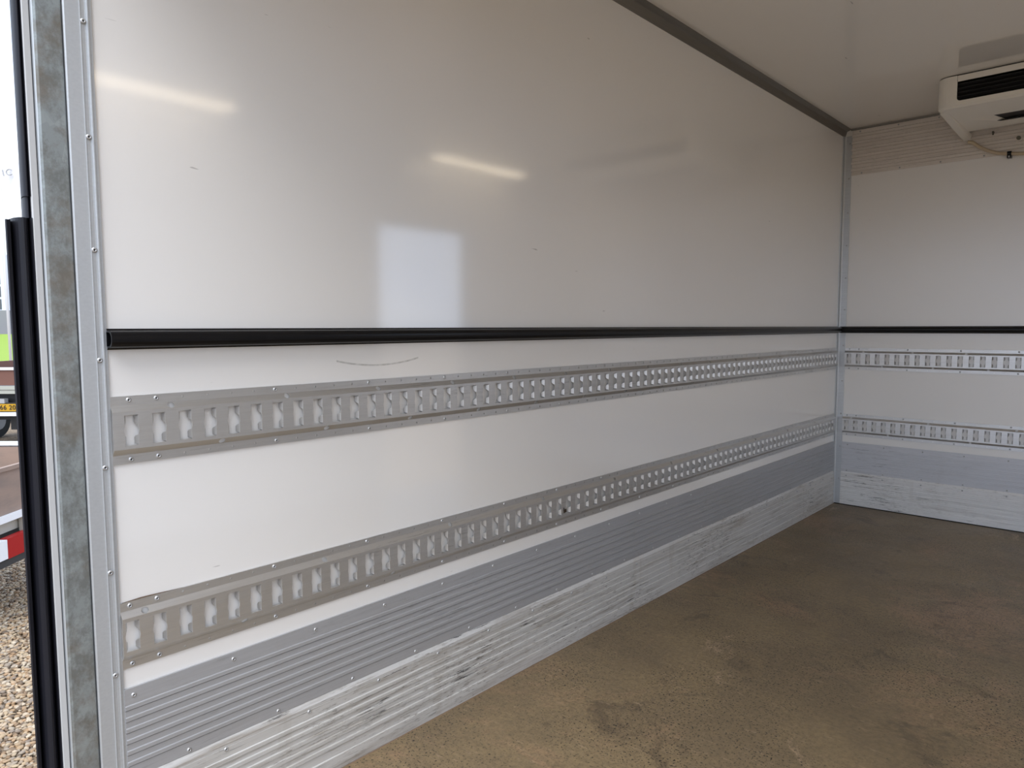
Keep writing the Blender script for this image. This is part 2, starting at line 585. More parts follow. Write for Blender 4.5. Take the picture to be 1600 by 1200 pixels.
def track(wall, zb, zt, s_start, s_end, s0, pitch, period_oval, mat, label, base):
    root = empty('cargo_track', wall((s_start + s_end) / 2, zb, 0), label, 'cargo track', 'slotted cargo tracks on the walls')
    mb = MB(root.location)
    Z = [zb, zb + FL, zb + FL + SLP, zt - FL - SLP, zt - FL, zt]
    dl = lambda z: DF
    df = lambda z: DEP
    dlo = lambda z: DF + (DEP - DF) * (z - Z[1]) / SLP
    dhi = lambda z: DF + (DEP - DF) * (Z[4] - z) / SLP
    n = int((s_end - s0) / pitch + 0.2)
    sh = slot_hole()
    zc = (zb + zt) / 2
    hole = round_hole(0.0024, 0.0024, 8)
    oval = round_hole(0.0070, 0.0054, 12)
    for i in range(n):
        c = s0 + pitch * i
        a = s_start if i == 0 else c - pitch / 2
        b_ = s_end if i == n - 1 else c + pitch / 2
        cell(mb, wall, a, b_, Z[2], Z[3], df, sh, (c, zc))
        lips(mb, wall, c, zc)
        isriv = (i % 5 == 1 or i == 0)
        for (z0, z1, off) in ((Z[0], Z[1], -0.001), (Z[4], Z[5], 0.001)):
            zz = (z0 + z1) / 2 + off
            if isriv:
                cell(mb, wall, a, b_, z0, z1, dl)
                rivet(root, wall, c, zz, DF)
            else:
                cell(mb, wall, a, b_, z0, z1, dl, hole, (c, zz))
        # the two folds, cut at slot centres so that the oval openings sit between slots
        a2 = s_start if i == 0 else c
        b2 = s_end if i == n - 1 else c + pitch
        cm = c + pitch / 2
        top_oval = (i % period_oval) == (1 if period_oval == 5 else 0)
        bot_oval = (i % period_oval) == (3 if period_oval == 5 else 4)
        ok = b2 > cm + 0.008
        cell(mb, wall, a2, b2, Z[3], Z[4], dhi, oval if top_oval and ok else None, (cm, (Z[3] + Z[4]) / 2))
        cell(mb, wall, a2, b2, Z[1], Z[2], dlo, oval if bot_oval and ok else None, (cm, (Z[1] + Z[2]) / 2))
    # sheet thickness at the cut ends and along both long edges
    prof = [(Z[0], DF), (Z[1], DF), (Z[2], DEP), (Z[3], DEP), (Z[4], DF), (Z[5], DF)]
    for s in (s_start, s_end):
        for (za, da), (zb_, db) in zip(prof[:-1], prof[1:]):
            mb.add([wall(s, za, da), wall(s, zb_, db), wall(s, zb_, max(0, db - 0.0028)), wall(s, za, max(0, da - 0.0028))], [(0, 1, 2, 3)])
    for z in (Z[0], Z[5]):
        mb.add([wall(s_start, z, 0), wall(s_end, z, 0), wall(s_end, z, DF), wall(s_start, z, DF)], [(0, 1, 2, 3)])
    mb.build('track_body', mat, root, recalc=False)
    return root


ZU, ZL = (0.8179, 0.9463), (0.4214, 0.5511)
track(LEFT, ZU[0], ZU[1], Y0 + 0.0005, YB - 0.030, -0.1165, 0.05, 5, m_track, 'upper slotted metal cargo track on the long left wall, just below the black rail', 0)
LOWER = track(LEFT, ZL[0], ZL[1], Y0 + 0.0005, YB - 0.030, -0.1310, 0.05, 8, m_track, 'lower slotted metal cargo track on the long left wall, just above the grooved kick plates', 0)
track(BACK, ZU[0], ZU[1], 0.0435, W - 0.044, 0.0685, 0.0517, 5, m_track_x, 'upper pale slotted cargo track on the end wall, below the black rail', 0)
track(BACK, ZL[0], ZL[1], 0.0435, W - 0.044, 0.0670, 0.0507, 8, m_track_x, 'lower grey slotted cargo track on the end wall, above the kick plates', 0)

# a brown crust stuck in one slot of the lower track and old brown glue along its upper left edge
crust = Mat('dark_rust_crust', (0.05, 0.032, 0.018), 0.8).m
glue = Mat('brown_glue', (0.20, 0.135, 0.085), 0.8).m
mb = MB(LOWER.location)
mb.obox(LEFT(1.2005, 0.4690, 0.0105), (0.0022, 0, 0), (0, 0.0075, 0.001), (0, -0.0008, 0.0055))
mb.obox(LEFT(1.1955, 0.4765, 0.0100), (0.0020, 0, 0), (0, 0.0032, 0), (0, 0, 0.0045))
mb.build('rust_crust', crust, LOWER)
mb = MB(LOWER.location)
gp = [(-0.1440, 0.5520), (-0.128, 0.5528), (-0.112, 0.5540), (-0.095, 0.5537), (-0.078, 0.5531), (-0.055, 0.5521), (-0.030, 0.5513)]
for (sa, za), (sb, zb_) in zip(gp[:-1], gp[1:]):
    mb.add([LEFT(sa, ZL[1] - 0.0004, 0.0002), LEFT(sb, ZL[1] - 0.0004, 0.0002), LEFT(sb, zb_, 0.0012), LEFT(sa, za, 0.0012)], [(0, 1, 2, 3)])
mb.build('glue_line', glue, LOWER, recalc=False)

# ------------------------------------------------------------------ kick plates
def prof_upper(zt=0.3815, zb=0.2012, n=6, first=0.3490, pitch=0.0224, raised=0.0092):
    p = [(zt, 0), (zt, 0.004)]
    for i in range(n):
        z = first - pitch * i
        p += [(z, 0.004), (z - 0.0014, 0.0060), (z - raised + 0.0004, 0.0060), (z - raised, 0.0010), (z - raised - 0.0014, 0.0010), (z - raised - 0.0016, 0.004)]
    p += [(zb, 0.004), (zb, 0)]
    return p


def prof_lower():
    p = [(0.2005, 0), (0.2005, 0.0042), (0.1900, 0.0100), (0.1835, 0.0100), (0.1830, 0.0092), (0.1822, 0.0092), (0.1817, 0.0100)]
    for i in range(5):
        z = 0.1600 - 0.0222 * i
        p += [(z, 0.0092), (z - 0.0015, 0.0116), (z - 0.0100, 0.0116), (z - 0.0103, 0.0060), (z - 0.0117, 0.0060), (z - 0.0119, 0.0092)]
    p += [(0.0390, 0.0092), (0.0375, 0.0118), (0.0140, 0.0118), (0.0132, 0.0106), (0.0, 0.0106), (0.0, 0)]
    return p


def kick(wall, prof, s0, s1, mat, label, rows, name='kick_plate', cat='kick plate', group='grooved aluminium kick plates'):
    zs = [z for z, d in prof]
    root = empty(name, wall((s0 + s1) / 2, min(zs), 0), label, cat, group)
    mb = MB(root.location)
    mb.extrude(prof, s0, s1, lambda p, s: wall(s, p[0], p[1]))
    mb.build('plate_body', mat, root)
    for z, d, first in rows:
        s = first
        while s < s1 - 0.01:
            if s > s0 + 0.006:
                rivet(root, wall, s, z, d)
            s += 0.2
    return root


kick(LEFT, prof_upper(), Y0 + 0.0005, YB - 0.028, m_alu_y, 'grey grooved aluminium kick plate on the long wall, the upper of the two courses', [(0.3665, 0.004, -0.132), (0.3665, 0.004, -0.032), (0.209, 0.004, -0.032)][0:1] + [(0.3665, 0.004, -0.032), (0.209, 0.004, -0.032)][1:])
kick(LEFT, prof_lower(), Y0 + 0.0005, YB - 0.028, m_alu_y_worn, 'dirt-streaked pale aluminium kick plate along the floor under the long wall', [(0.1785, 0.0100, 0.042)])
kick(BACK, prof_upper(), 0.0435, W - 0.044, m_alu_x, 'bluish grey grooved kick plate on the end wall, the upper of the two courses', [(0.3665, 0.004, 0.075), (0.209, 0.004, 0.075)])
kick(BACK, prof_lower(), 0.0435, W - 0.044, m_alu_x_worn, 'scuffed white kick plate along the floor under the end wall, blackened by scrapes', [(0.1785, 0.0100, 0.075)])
tp = [(H - 0.012, 0), (H - 0.012, 0.003)]
for i in range(6):
    z = 2.188 - 0.0388 * i
    tp += [(z, 0.003), (z - 0.004, 0.0100), (z - 0.0185, 0.0100), (z - 0.0190, 0.0003), (z - 0.0240, 0.0003), (z - 0.0243, 0.003)]
    if i < 5:
        tp += [(z - 0.0300, 0.003), (z - 0.0303, 0.0003), (z - 0.0328, 0.0003), (z - 0.0331, 0.003)]
tp += [(1.953, 0.003), (1.953, 0)]
kick(BACK, tp, 0.0435, W - 0.044, m_alu_top, 'dull ribbed aluminium strip across the top of the end wall, behind the cooling unit',
     [(2.200, 0.003, 0.085), (1.962, 0.003, 0.10)], 'ribbed_panel', 'wall panel', None)

# ------------------------------------------------------------------ black rub rails
def rail(wall, s0, s1, label):
    root = empty('rub_rail', wall((s0 + s1) / 2, 1.034, 0), label, 'rub rail', 'black rub rails')
    outer, inner = [], []
    zc, hh = 1.0535, 0.0195
    n = 10
    outer.append((zc - hh, 0.0))
    outer.append((zc - hh, 0.004))
    for i in range(n + 1):
        a = -math.pi / 2 + math.pi * i / n
        outer.append((zc + 0.0165 * math.sin(a), 0.006 + 0.025 * max(0.0, math.cos(a)) ** 0.5))
    outer.append((zc + hh, 0.004))
    outer.append((zc + hh, 0.0))
    for i in range(n, -1, -1):
        a = -math.pi / 2 + math.pi * i / n
        inner.append((zc + 0.0132 * math.sin(a), 0.003 + 0.0245 * max(0.0, math.cos(a)) ** 0.5))
    mb = MB(root.location)
    mb.extrude(outer, s0, s1, lambda p, s: wall(s, p[0], p[1]), cap=False)
    mb.extrude(inner, s0, s0 + 0.25, lambda p, s: wall(s, p[0], p[1]), cap=False)
    no_, ni = len(outer), len(inner)
    # cut end: hollow section
    for i in range(n):
        o0, o1 = outer[2 + i], outer[3 + i]
        i0, i1 = inner[n - i], inner[n - i - 1]
        mb.add([wall(s0, *o0), wall(s0, *o1), wall(s0, *i1), wall(s0, *i0)], [(0, 1, 2, 3)])
    mb.add([wall(s1, *p) for p in outer], [tuple(range(no_))])
    mb.build('rail_profile', m_rubber, root, recalc=False)
    return root


rail(LEFT, Y0 - 0.0005, YB - 0.026, 'long black rubber rub rail along the left wall above the cargo tracks')
rail(BACK, 0.001, W - 0.04, 'black rubber rub rail across the end wall right of the corner')

# ------------------------------------------------------------------ trims
# corner angle between long wall and end wall
mb = MB()
ang = [(0.0, YB - 0.032), (0.0045, YB - 0.032), (0.0055, YB - 0.010), (0.012, YB - 0.0055), (0.0430, YB - 0.0050), (0.0430, YB), (0.0, YB)]
mb.extrude(ang, 0.0, H - 0.040, lambda p, s: (p[0], p[1], s))
t1 = struct(mb.build('trim_1', m_trim))
for z in (2.139, 1.938, 1.74, 1.55, 1.36, 1.173, 0.96, 0.748, 0.551, 0.352, 0.156):
    rivet(t1, BACK, 0.032, z, 0.0050)
# cove along the long wall and the ceiling
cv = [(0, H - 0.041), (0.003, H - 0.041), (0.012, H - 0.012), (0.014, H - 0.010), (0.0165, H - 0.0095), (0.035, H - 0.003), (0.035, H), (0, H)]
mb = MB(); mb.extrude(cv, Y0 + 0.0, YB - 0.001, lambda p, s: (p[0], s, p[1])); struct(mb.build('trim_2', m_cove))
# thin strip between ceiling and end wall
mb = MB(); mb.extrude([(YB, H - 0.010), (YB - 0.008, H - 0.010), (YB - 0.010, H - 0.001), (YB - 0.010, H), (YB, H)], 0.035, W, lambda p, s: (s, p[0], p[1])); struct(mb.build('trim_3', m_cove))
# dirt-filled sealant by long wall; black bead drawn in for end wall's gap line
mb = MB(); mb.extrude([(0.0122, 0.0), (0.0125, 0.0016), (0.0135, 0.0018), (0.0155, 0.0)], Y0, YB - 0.010, lambda p, s: (p[0], s, p[1])); struct(mb.build('trim_7', glue))
mb = MB(); mb.extrude([(YB - 0.0125, 0.0), (YB - 0.0125, 0.004), (YB - 0.0150, 0.004), (YB - 0.0200, 0.0)], 0.012, W, lambda p, s: (s, p[0], p[1])); struct(mb.build('trim_8', m_black))
# rear edge profile of the long wall, with its riveted channel
pr = [(Y0 + 0.0005, 0.0), (Y0 + 0.0005, 0.004), (-0.1535, 0.004), (-0.1540, 0.0062), (-0.1552, 0.0062), (-0.1557, 0.0048), (-0.1585, 0.0040), (-0.1590, 0.0048),
      (-0.1596, 0.0040), (-0.1660, 0.0040), (-0.1665, 0.0052), (-0.1672, 0.0052), (-0.1677, 0.0030), (-0.1905, 0.0022), (-0.1925, 0.0), (-0.1925, -0.062), (Y0, -0.062)]
mb = MB(); mb.extrude(pr, -0.10, H + 0.06, lambda p, s: (p[1], p[0], s)); t4 = struct(mb.build('trim_4', m_frame))
for k in range(-1, 9):
    z = 0.2175 + 0.1995 * k
    if -0.05 < z < H:
        rivet(t4, LEFT, -0.1625, z, 0.0040)

# ------------------------------------------------------------------ rear corner: galvanised post, seals
root = empty('corner_post', (-0.03, -0.216, GZ + 0.35), 'spotted galvanised steel post standing at the rear edge of the long wall', 'post')
mb = MB(root.location)
pp = [(-0.1935, -0.075), (-0.1935, -0.006), (-0.1945, -0.003), (-0.1965, -0.002), (-0.2330, -0.002), (-0.2370, -0.0035)]
pp += [(-0.2370, -0.075)]
mb.extrude(pp, GZ + 0.35, H + 0.06, lambda p, s: (p[1], p[0], s))
mb.build('post_body', m_galv, root)
mb = MB(root.location)
mb.extrude([(-0.2371, -0.075), (-0.2371, -0.0036), (-0.2400, -0.0065), (-0.2412, -0.012), (-0.2412, -0.075)], GZ + 0.35, H + 0.06, lambda p, s: (p[1], p[0], s))
e_ = mb.build('folded_edge', m_edge, root)
e_['label'] = 'folded zinc edge with painted-in highlight'
mb = MB((-0.03, -0.247, GZ + 0.35))
mb.extrude([(-0.2418, -0.07), (-0.2418, -0.006), (-0.2428, -0.004), (-0.2515, -0.004), (-0.2525, -0.007), (-0.2525, -0.07)], GZ + 0.35, H + 0.06, lambda p, s: (p[1], p[0], s))
tag(mb.build('cover_strip', m_white_strip), 'narrow off-white cover strip between galvanised post and black rubber', 'strip')

root = empty('rubber_buffer', (-0.05, -0.272, -0.7), 'thick black rubber buffer profile with outer lip, left of the galvanised post', 'buffer')
mb = MB(root.location)
dome = [(-0.2655 - 0.0115 * math.cos(a), -0.045 + 0.036 * math.sin(a) ** 0.8) for a in [math.pi * k / 10 for k in range(10, -1, -1)]]
pr = [(-0.2528, -0.085), (-0.2528, -0.007), (-0.2536, -0.006), (-0.2542, -0.008), (-0.2540, -0.045)] + dome + [(-0.2772, -0.060), (-0.2740, -0.085)]
mb.extrude(pr, -0.70, 1.2635, lambda p, s: (p[1], p[0], s))
mb.build('buffer_profile', m_buffer, root)
mb = MB(root.location)
mb.extrude([(-0.2773, -0.060), (-0.2773, -0.040), (-0.2825, -0.020), (-0.2880, -0.018), (-0.2895, -0.022), (-0.2860, -0.036), (-0.2800, -0.060)], -0.70, 1.2590, lambda p, s: (p[1], p[0], s))
mb.build('outer_lip', m_buffer, root)

root = empty('door_seal', (-0.05, -0.26, 1.27), 'slim black rubber door seal rising above the thick buffer', 'seal')
mb = MB(root.location)
sl = [(-0.2527, -0.055), (-0.2527, -0.008), (-0.2535, -0.008)] + [(-0.2575 + 0.0048 * math.cos(a), -0.022 + 0.012 * math.sin(a)) for a in [math.pi * k / 8 for k in range(1, 8)]] + [(-0.2625, -0.026), (-0.2570, -0.055)]
mb.extrude(sl, 1.300, H + 0.06, lambda p, s: (p[1], p[0], s))
mb.build('seal_bulb', m_buffer, root)
mb = MB(root.location)
s3 = [(y * 0.8 + -0.2527 * 0.2, x - 0.004) for y, x in sl]
mb.extrude(s3, 1.2640, 1.3000, lambda p, s: (p[1], p[0], s))
mb.build('end_sleeve', m_buffer, root)

# rear portal: unseen header beam, added low to shade the near wall, and far post
mb = MB()
mb.extrude([(-0.240, 1.96), (-0.165, 1.96), (-0.160, 1.97), (-0.160, H - 0.001), (-0.2400, H - 0.001)], 0.0, W, lambda p, s: (s, p[0], p[1]))
struct(mb.build('shade_header', m_galv))
mb = MB(); mb.box((W + 0.002, -0.2400, GZ + 0.35), (W + 0.075, Y0 - 0.001, H - 0.001)); struct(mb.build('trim_6', m_galv))

# ------------------------------------------------------------------ cooling unit under the ceiling
UX0, UX1, UYF, UYB, UZ0, UZ1 = 0.600, 1.700, 3.240, YB - 0.013, 2.076, H - 0.004
root = empty('cooling_unit', (1.15, 3.55, UZ0), 'off-white cooling unit with dark louvres hung under the ceiling by the end wall', 'cooling unit')
mb = MB(root.location)
GX0, GX1, GZ0, GZ1 = 0.684, 1.616, 2.104, 2.190
R = 0.055


def outline(inset=0.0):
    """plan outline, left back -> left front -> right front -> right back"""
    pts = [(UX0 + inset, UYB)]
    for k in range(7):
        a = math.pi + (math.pi / 2) * k / 6
        pts.append((UX0 + R + (R - inset) * math.cos(a), UYF + R + (R - inset) * math.sin(a)))
    for k in range(7):
        a = 1.5 * math.pi + (math.pi / 2) * k / 6
        pts.append((UX1 - R + (R - inset) * math.cos(a), UYF + R + (R - inset) * math.sin(a)))
    pts.append((UX1 - inset, UYB))
    return pts


o0, o1 = outline(0), outline(0.010)
zB = UZ0 + 0.010
for i in range(len(o0) - 1):
    a, b_ = o0[i], o0[i + 1]
    if i == 7:      # the flat front: leave the louvre opening
        fy = UYF
        def q(x0, x1, z0, z1):
            mb.add([(x0, fy, z0), (x1, fy, z0), (x1, fy, z1), (x0, fy, z1)], [(0, 1, 2, 3)])
        q(a[0], GX0, zB, UZ1); q(GX1, b_[0], zB, UZ1); q(GX0, GX1, zB, GZ0)
        cr = 0.014
        for sx, gx in ((1, GX0), (-1, GX1)):
            arc = [(gx + sx * (cr - cr * math.cos(t)), fy, GZ0 + cr - cr * math.sin(t)) for t in [math.pi / 2 * k / 5 for k in range(6)]]
            mb.add([(gx, fy, GZ0)] + arc, [tuple(range(7))])
    else:
        mb.add([(*a, zB), (*b_, zB), (*b_, UZ1), (*a, UZ1)], [(0, 1, 2, 3)])
    c, d = o1[i], o1[i + 1]
    mb.add([(*c, UZ0), (*d, UZ0), (*b_, zB), (*a, zB)], [(0, 1, 2, 3)])
# top
mb.add([(*p, UZ1) for p in o0], [tuple(range(len(o0)))])
# underside: front apron, rear strip, left and right fields around the air outlet
AX0, AX1, AY0, AY1 = 0.765, 1.535, 3.500, 3.640
front = [p for p in o1[1:-1]]
ya = UYF + R
mb.add([(*p, UZ0) for p in front], [tuple(range(len(front)))])
mb.add([(UX0 + 0.01, ya, UZ0), (UX1 - 0.01, ya, UZ0), (UX1 - 0.01, AY0, UZ0), (UX0 + 0.01, AY0, UZ0)], [(0, 1, 2, 3)])
mb.add([(UX0 + 0.01, AY0, UZ0), (0.690, AY0, UZ0), (AX0 + 0.03, AY1, UZ0), (UX0 + 0.01, AY1, UZ0)], [(0, 1, 2, 3)])
mb.add([(UX1 - 0.01, AY0, UZ0), (1.610, AY0, UZ0), (AX1 - 0.03, AY1, UZ0), (UX1 - 0.01, AY1, UZ0)], [(0, 1, 2, 3)])
mb.add([(UX0 + 0.01, AY1, UZ0), (UX1 - 0.01, AY1, UZ0), (UX1 - 0.01, 3.755, UZ0), (UX0 + 0.01, 3.755, UZ0)], [(0, 1, 2, 3)])
mb.add([(UX0 + 0.01, 3.755, UZ0), (UX1 - 0.01, 3.755, UZ0), (UX1 - 0.01, 3.775, UZ0 + 0.05), (UX0 + 0.01, 3.775, UZ0 + 0.05)], [(0, 1, 2, 3)])
# scooped ramps leading into the outlet
for s, x0, x1, xr in ((1, 0.690, AX0, AX0 + 0.03), (-1, 1.610, AX1, AX1 - 0.03)):
    mb.add([(x0, AY0, UZ0), (x1 + s * 0.01, AY0, UZ0 + 0.008), (xr + s * 0.02, AY1, UZ0 + 0.008), (xr, AY1, UZ0)], [(0, 1, 2, 3)])
    mb.add([(x0, AY0, UZ0), (x1 + s * 0.01, AY0, UZ0 + 0.008), (x1 + s * 0.01, AY0, UZ0)], [(0, 1, 2)])
mb.build('housing', m_housing, root)
for s, xa, xb in ((1, UX0, UX0 + 0.042), (-1, UX1 - 0.042, UX1)):
    mb = MB(root.location)
    mb.add([(xa, ya + 0.02, UZ0 + 0.004), (xb, ya + 0.02, UZ0 + 0.004), (xb, YB - 0.013, UZ0 + 0.004), (xa, YB - 0.013, UZ0 + 0.004),
            (xa + 0.004, ya + 0.02, UZ0 - 0.001), (xb - 0.004, ya + 0.02, UZ0 - 0.001), (xb - 0.006, YB - 0.013, UZ0 - 0.026), (xa + 0.006, YB - 0.013, UZ0 - 0.026)],
           [(0, 3, 2, 1), (4, 5, 6, 7), (0, 1, 5, 4), (1, 2, 6, 5), (2, 3, 7, 6), (3, 0, 4, 7)])
    mb.build('side_cheek', m_housing, root)
mb = MB(root.location)
# dark liners behind louvres and outlet
mb.add([(GX0 - 0.005, UYF + 0.001, GZ0 - 0.006), (GX1 + 0.005, UYF + 0.001, GZ0 - 0.006), (GX1 + 0.005, UYF + 0.001, GZ1), (GX0 - 0.005, UYF + 0.001, GZ1),
        (GX0 - 0.005, UYF + 0.08, GZ0 - 0.006), (GX1 + 0.005, UYF + 0.08, GZ0 - 0.006), (GX1 + 0.005, UYF + 0.08, GZ1), (GX0 - 0.005, UYF + 0.08, GZ1)],
       [(4, 5, 6, 7), (0, 1, 5, 4), (2, 3, 7, 6), (0, 4, 7, 3), (1, 2, 6, 5)])
mb.build('grille_liner', m_black, root)
mb = MB(root.location)
mb.add([(AX0 - 0.1, AY0 - 0.02, UZ0 + 0.010), (AX1 + 0.1, AY0 - 0.02, UZ0 + 0.010), (AX1 + 0.1, AY1 + 0.02, UZ0 + 0.010), (AX0 - 0.1, AY1 + 0.02, UZ0 + 0.010)], [(0, 1, 2, 3)])
mb.add([(AX0 - 0.1, AY1 + 0.0, UZ0 + 0.001), (AX1 + 0.1, AY1, UZ0 + 0.001), (AX1 + 0.1, AY1, UZ0 + 0.010), (AX0 - 0.1, AY1, UZ0 + 0.010)], [(0, 1, 2, 3)])
# ragged drip comb at the outlet edge
for k in range(14):
    x = AX0 + 0.02 + k * 0.047
    mb.box((x, AY1 - 0.016, UZ0 + 0.0005), (x + 0.036, AY1 + 0.004 * (k % 3), UZ0 + 0.003))
mb.build('air_outlet', m_black, root)
mb = MB(root.location)
mb.add([(GX0, UYF, GZ1), (GX1, UYF, GZ1), (GX1, UYF - 0.0015, UZ1 - 0.002), (GX0, UYF - 0.0015, UZ1 - 0.002), (GX0, UYF + 0.02, GZ1), (GX1, UYF + 0.02, GZ1)], [(0, 1, 2, 3), (0, 1, 5, 4)])
mb.build('top_panel', m_housing, root)
mb = MB(root.location)  # black strips painting in the dark gaps at ceiling and front seams
mb.add([(*p, H - 0.0005) for p in outline(0.003)[:-1]] + [(*p, UZ1 - 0.001) for p in outline(0.003)[:-1]], [(i, i + 1, i + 16, i + 15) for i in range(14)])
mb.box((GX0 - 0.0012, UYF - 0.0004, GZ1), (GX0 + 0.0006, UYF + 0.004, UZ1))
mb.box((GX1 - 0.0006, UYF - 0.0004, GZ1), (GX1 + 0.0012, UYF + 0.004, UZ1))
mb.build('painted_gap_lines', m_black, root)
for k in range(4):
    z = GZ0 + 0.016 + k * 0.0185
    mb = MB(root.location)
    mb.obox(((GX0 + GX1) / 2, UYF + 0.012, z), ((GX1 - GX0) / 2, 0, 0), (0, 0.010, -0.004), (0, 0.0005, 0.0012))
    mb.build('louver', m_louver, root)

# drain hose and its clip, a bolt and a cable gland on the ribbed panel
yh = YB - 0.022
hp = [(0.627, yh - 0.004, 2.0408), (0.632, yh - 0.002, 2.0402), (0.639, yh, 2.0385), (0.651, yh, 2.034), (0.680, yh, 2.006), (0.718, yh, 1.981), (0.766, yh, 1.960), (0.812, yh, 1.9505), (0.87, yh, 1.942), (1.0, yh, 1.935), (1.5, yh, 1.92), (2.2, yh, 1.90)]
mb = MB(hp[3])
hs = []
for i in range(len(hp) - 1):
    for k in range(4):
        hs.append(Vector(hp[i]).lerp(Vector(hp[i + 1]), k / 4))
hs.append(Vector(hp[-1]))
for _ in range(3):
    hs = [hs[0]] + [(hs[i - 1] + hs[i] * 2 + hs[i + 1]) / 4 for i in range(1, len(hs) - 1)] + [hs[-1]]
mb.tube(hs, 0.0085, 12)
tag(mb.build('drain_hose', m_hose, smooth=True), 'cream drain hose curving down from the cooling unit along the end wall', 'hose')
root = empty('hose_clip', (0.812, yh, 1.95), 'small black plastic clip holding the cream drain hose', 'clip')
mb = MB(root.location)
ring = []
for k in range(15):
    a = 2 * math.pi * k / 14
    ring.append((0.812, yh + 0.0105 * math.cos(a), 1.952 + 0.0125 * math.sin(a)))
for (a, b_) in zip(ring[:-1], ring[1:]):
    A, B_ = Vector(a), Vector(b_)
    c = Vector((0.812, yh, 1.952))
    ia, ib = c + (A - c) * 0.84, c + (B_ - c) * 0.84
    ex = Vector((0.009, 0, 0))
    mb.add([A - ex, B_ - ex, B_ + ex, A + ex, ia - ex, ib - ex, ib + ex, ia + ex], [(0, 1, 2, 3), (4, 7, 6, 5), (0, 4, 5, 1), (3, 2, 6, 7)])
mb.box((0.803, yh - 0.0115, 1.930), (0.821, YB - 0.001, 1.942))
mb.build('clip_band', m_rubber, root)
mb = MB(root.location)
mb.tube([(0.8125, yh - 0.0105, 1.935), (0.8125, yh - 0.0165, 1.935)], 0.0042, 8)
mb.build('screw_head', m_steel, root)
mb = MB((0.736, YB - 0.012, 2.072))
mb.tube([(0.736, YB - 0.006, 2.074), (0.736, YB - 0.020, 2.074)], 0.0055, 6)
mb.box((0.7325, YB - 0.018, 2.060), (0.7395, YB - 0.006, 2.072))
tag(mb.build('bolt', m_bolt), 'small tarnished bolt hanging in the shade under the cooling unit', 'bolt')
root = empty('cable_gland', (0.849, YB - 0.006, 2.023), 'round dark cable gland with pale collar on the ribbed panel below the cooling unit', 'cable gland')
mb = MB(root.location); mb.tube([(0.852, YB - 0.006, 2.024), (0.852, YB - 0.020, 2.024)], 0.016, 14); mb.build('collar', m_alu_top, root)
mb = MB(root.location); mb.tube([(0.848, YB - 0.019, 2.023), (0.848, YB - 0.032, 2.023)], 0.0095, 12); mb.build('nut', m_bolt, root)

# ------------------------------------------------------------------ LED lamps under the ceiling (seen as reflections in the long wall)
for (ya_, yb_), where in (((0.30, 1.17), 'rear'), ((2.56, 3.40), 'front')):
    root = empty('ceiling_lamp', (2.15, (ya_ + yb_) / 2, H), 'slim warm LED ceiling lamp by the right wall, nearer the %s' % ('rear opening' if where == 'rear' else 'end wall'), 'lamp', 'ceiling lamps')
    mb = MB(root.location)
    mb.extrude([(2.080, H), (2.085, H - 0.022), (2.215, H - 0.022), (2.220, H)], ya_ - 0.02, yb_ + 0.02, lambda p, s: (p[0], s, p[1]))
    mb.build('lamp_body', m_white, root)
    mb = MB(root.location)
    mb.extrude([(2.092, H - 0.0225), (2.102, H - 0.034), (2.198, H - 0.034), (2.208, H - 0.0225)], ya_, yb_, lambda p, s: (p[0], s, p[1]))
    mb.build('diffuser', m_lamp, root)

# ------------------------------------------------------------------ outside: ground and gravel
mb = MB((0, 0, GZ))
mb.add([(-140, -140, GZ), (140, -140, GZ), (140, 140, GZ), (-140, 140, GZ)], [(0, 1, 2, 3)])
ground = struct(mb.build('ground', m_ground))


def ico():
    bm = bmesh.new()
    bmesh.ops.create_icosphere(bm, subdivisions=1, radius=1)
    v = np.array([x.co[:] for x in bm.verts]); f_ = np.array([[y.index for y in x.verts] for x in bm.faces])
    bm.free()
    return v, f_


iv, iface = ico()
protos = []
for k in range(6):
    v = iv * (1 + rng.uniform(-0.18, 0.18, (12, 1)))
    me = bpy.data.meshes.new('pebble')
    me.from_pydata(v.tolist(), [], iface.tolist())
    me.polygons.foreach_set('use_smooth', [True] * len(me.polygons))
    me.materials.append(m_stone)
    protos.append(bpy.data.objects.new('pebble', me))

pos = []
x = -1.45
while x > -9.0:
    st = 0.0205 if x > -6 else 0.028
    ys = np.arange(-0.7, 2.6, st)
    p = np.stack([np.full_like(ys, x), ys, np.zeros_like(ys)], 1)
    p[:, :2] += rng.uniform(-0.45, 0.45, (len(ys), 2)) * st
    pos.append(p)
    x -= st * 0.9
pos = np.concatenate(pos)
# nearest strip of gravel beside the truck: pebbles one by one
dx = -pos[:, 0]
slope = 0.2126
yc = (0.057 + 0.168) / 2 + (dx - 2.20) * 0.205
near = (dx > 2.12) & (dx < 3.25) & (np.abs(pos[:, 1] - yc) < 0.085)
idx = np.where(near)[0]
idx = idx[np.argsort(dx[idx])][:300]
single = np.zeros(len(pos), bool)
single[idx] = True
for i in idx:
    s = random.uniform(0.0095, 0.0155)
    c = protos[random.randrange(6)].copy()
    COL.objects.link(c)
    c.parent = ground
    c.location = (pos[i, 0], pos[i, 1], s * 0.35 + random.uniform(0, 0.007))
    c.rotation_euler = (random.uniform(-0.4, 0.4), random.uniform(-0.4, 0.4), random.uniform(0, 6.28))
    c.scale = (s * random.uniform(0.9, 1.35), s * random.uniform(0.75, 1.1), s * random.uniform(0.5, 0.8))
rest = pos[~single]
n = len(rest)
sz = rng.uniform(0.0095, 0.0165, (n, 1, 1))
axs = rng.uniform(0.75, 1.3, (n, 1, 3)); axs[:, :, 2] *= 0.62
a = rng.uniform(0, 6.28, n)
tl = rng.uniform(-0.35, 0.35, n)
V = iv[None] * (1 + rng.uniform(-0.16, 0.16, (n, 12, 1))) * axs * sz
ca, sa = np.cos(a)[:, None], np.sin(a)[:, None]
